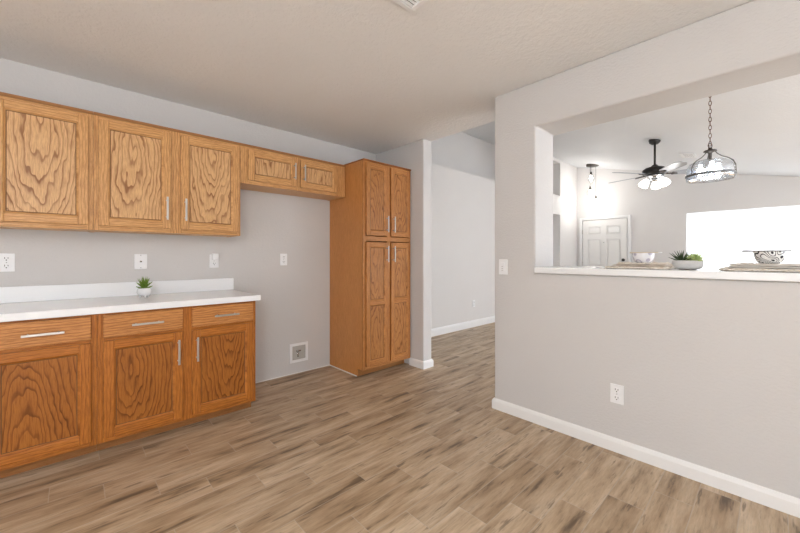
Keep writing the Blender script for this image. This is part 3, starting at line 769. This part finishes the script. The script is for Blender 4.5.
# ------------------------------------------------------------------ BOWLS, CHOPSTICKS, MATS, NAPKINS
def bowlmat(name, style):
    a = NT(name); o = a.obj(); p = a.sep(o)
    if style == 'swirl':
        dn = a.n('ShaderNodeTexNoise'); a.put(dn.inputs['Vector'], o); dn.inputs['Scale'].default_value = 22; dn.inputs['Detail'].default_value = 0
        vv = a.math('MULTIPLY', a.math('SUBTRACT', dn.outputs[0], .5), 26.0)
        s_ = a.math('SINE', a.math('MULTIPLY', vv, 2.5)); k = a.ramp(s_, [(.0, 0.0), (.45, 0.0), (.62, 1.0)])
        c = a.mix(k, (.80, .79, .77), (.035, .03, .035))
    else:
        vo = a.n('ShaderNodeTexVoronoi'); a.put(vo.inputs['Vector'], o); vo.inputs['Scale'].default_value = 21
        vo.inputs['Randomness'].default_value = .55
        k = a.ramp(vo.outputs['Distance'], [(0, 0.0), (.22, 0.0), (.27, 1.0), (.36, 1.0), (.42, 0.0)])
        c = a.mix(a.math('MULTIPLY', k, .75), (.84, .83, .85), (.42, .38, .50))
    return a.fin(c, .2, 0, .5)
BW1 = bowlmat('swirl_pattern_glaze', 'swirl'); BW2 = bowlmat('pale_flower_glaze', 'flower')
STICKD = plain('dark_lacquer', (.16, .13, .12), .35); STICKL = plain('pale_bamboo', (.70, .60, .45), .5)
STICKT = plain('white_stick_tip', (.86, .86, .86), .4)
def wovenmat():
    a = NT('woven_straw'); p = a.sep(a.pos()); n1 = a.noise(a.vec(a.math('MULTIPLY', p[0], 30), a.math('MULTIPLY', p[1], 30), a.math('MULTIPLY', p[2], 260)), 2, 3)
    c = a.ramp(n1, [(.3, (.42, .33, .22)), (.46, (.76, .68, .56)), (.6, (.90, .86, .79))]); a.bump(n1, .6, .004); return a.fin(c, .8, 0, .2)
STRAW = wovenmat()
def clothmat(name, c1, c2):
    a = NT(name); n1 = a.noise(a.pos(), 26, 3); n2 = a.noise(a.pos(), 400, 2); c = a.mix(n1, c1, c2); a.bump(n2, .3, .002); return a.fin(c, .85, 0, .2)
NAP1 = clothmat('pale_linen', (.80, .72, .64), (.90, .87, .82)); NAP2 = clothmat('beige_linen', (.76, .64, .52), (.88, .82, .75))
def placemat(x0, x1, y0, y1, label):
    m = MB(); rnd = random.Random(int(y1*1000)); rows = 5
    # woven mat with an uneven rope-like rim
    for r in range(rows):
        u = r/(rows-1)
    m.box(x0+.008, x1-.008, y0+.008, y1-.008, LZ, LZ+.009, .003)
    loop = []
    P4 = [(x0, y0), (x1, y0), (x1, y1), (x0, y1)]
    for k in range(4):
        a, b = Vector(P4[k]), Vector(P4[(k+1) % 4])
        for i in range(14): q = a.lerp(b, i/14); loop.append((q.x, q.y, LZ+.0068+rnd.uniform(-.0006, .002)))
    m.tube(loop, [.0055+rnd.uniform(0, .001) for _ in loop], 8, closed=True)
    o = m.build('placemat', STRAW, None, ((x0+x1)/2, (y0+y1)/2, LZ)); return tag(o, label, 'placemat')
def napkin(cx, cy, sx, sy, h, mat, label, seed, flatr):
    """folded cloth, several layers, rumpled; flat patch in the middle where the bowl stands"""
    rnd = random.Random(seed); m = MB(); z = LZ+.0095; N = 30
    ph = [rnd.uniform(0, 6.28) for _ in range(6)]
    layers = 3; lh = h/layers
    for l in range(layers):
        vt, vb = {}, {}
        for i in range(N+1):
            for j in range(9):
                u = i/N*2-1; v = j/8*2-1
                wob = .012*math.sin(3*v+ph[l])+.008*math.sin(7*v+ph[l+1])
                wobx = .010*math.sin(5*u+ph[l+2])+.006*math.sin(11*u+ph[l])
                yy = cy+u*(sy/2-.006*l)+wob*abs(u)**3; xx = cx+v*(sx/2-.004*l)+wobx*abs(v)**3
                edge = min(1-abs(u)**26, 1-abs(v)**22)
                dist = math.hypot((xx-cx), (yy-cy)); f = min(1, max(0, (dist-flatr)/.05))
                rip = (.0035*math.sin(17*u+ph[l]+2*v)+.0028*math.sin(31*u+ph[3]-3*v))*f
                t0 = z+l*lh; top_ = t0+lh*.86*max(.12, edge)+max(-lh*.3, rip)*(1 if l == layers-1 else .12)
                if l < layers-1: top_ = min(top_, t0+lh*.95)
                vt[i, j] = m.bm.verts.new((xx, yy, top_)); vb[i, j] = m.bm.verts.new((xx, yy, t0))
        for i in range(N):
            for j in range(8):
                f = m.bm.faces.new((vt[i, j], vt[i+1, j], vt[i+1, j+1], vt[i, j+1])); f.smooth = True
                m.bm.faces.new((vb[i, j], vb[i, j+1], vb[i+1, j+1], vb[i+1, j]))
        for i in range(N):
            m.bm.faces.new((vt[i, 0], vb[i, 0], vb[i+1, 0], vt[i+1, 0])); m.bm.faces.new((vt[i, 8], vt[i+1, 8], vb[i+1, 8], vb[i, 8]))
        for j in range(8):
            m.bm.faces.new((vt[0, j], vt[0, j+1], vb[0, j+1], vb[0, j])); m.bm.faces.new((vt[N, j], vb[N, j], vb[N, j+1], vt[N, j+1]))
    o = m.build('cloth_napkin', mat, None, (cx, cy, z)); return tag(o, label, 'napkin')
def bowl(cx, cy, z, mat, label, r=.060, h=.060):
    m = MB(); p = [(0, .004), (r*.50, .004), (r*.50, 0), (r*.60, 0), (r*.68, .004), (r*.83, h*.22), (r*.93, h*.52), (r, h*.97), (r*.99, h), (r*.955, h), (r*.87, h*.54), (r*.74, h*.27), (r*.5, .012), (0, .010)]
    m.lathe(p, (cx, cy, z), 44); o = m.build('bowl', mat, None, (cx, cy, z)); return tag(o, label, 'bowl')
def chopsticks(cx, cy, z, axis, mat, tipmat, labels, L=.21, shift=0):
    d = Vector(axis).normalized(); s = Vector((-d.y, d.x, 0))
    for k, lab in zip((-1, 1), labels):
        a = Vector((cx, cy, z))+s*(k*.012)-d*(L/2-shift); b = a+d*L+s*(k*.004)
        t = thing('chopstick', a, lab, 'chopstick', 'chopsticks laid across the bowls')
        MB().tube([a+(b-a)*.12, b], [.0030, .0042], 8).build('shaft', mat, t)
        MB().tube([a, a+(b-a)*.12], [.0022, .0030], 8).build('tip', tipmat, t)
placemat(2.50, 2.82, -.235, .200, 'woven straw placemat under the black and white swirl bowl at right')
napkin(2.66, -.018, .26, .385, .030, NAP1, 'pale linen napkin folded thick under the black and white swirl bowl', 3, .075)
bowl(2.66, .020, LZ+.0385, BW1, 'white bowl with black swirl pattern on the right placemat', .0605, .062)
chopsticks(2.66, .020, LZ+.0385+.0660, (.10, .99, 0), STICKD, STICKT,
    ('dark chopstick with white tip across the swirl bowl, the nearer of the pair', 'dark chopstick with white tip across the swirl bowl, the farther of the pair'), .205)
placemat(2.51, 2.83, .425, .745, 'woven straw placemat under the pale flower bowl at left')
napkin(2.67, .580, .26, .285, .028, NAP2, 'beige linen napkin folded under the pale flower bowl', 9, .075)
bowl(2.67, .575, LZ+.0365, BW2, 'white bowl with faint lilac flower pattern on the left placemat', .060, .060)
chopsticks(2.67, .575, LZ+.0365+.0640, (-.21, .977, 0), STICKL, STICKT,
    ('pale bamboo chopstick across the flower bowl, the nearer of the pair', 'pale bamboo chopstick across the flower bowl, the farther of the pair'), .17, -.012)
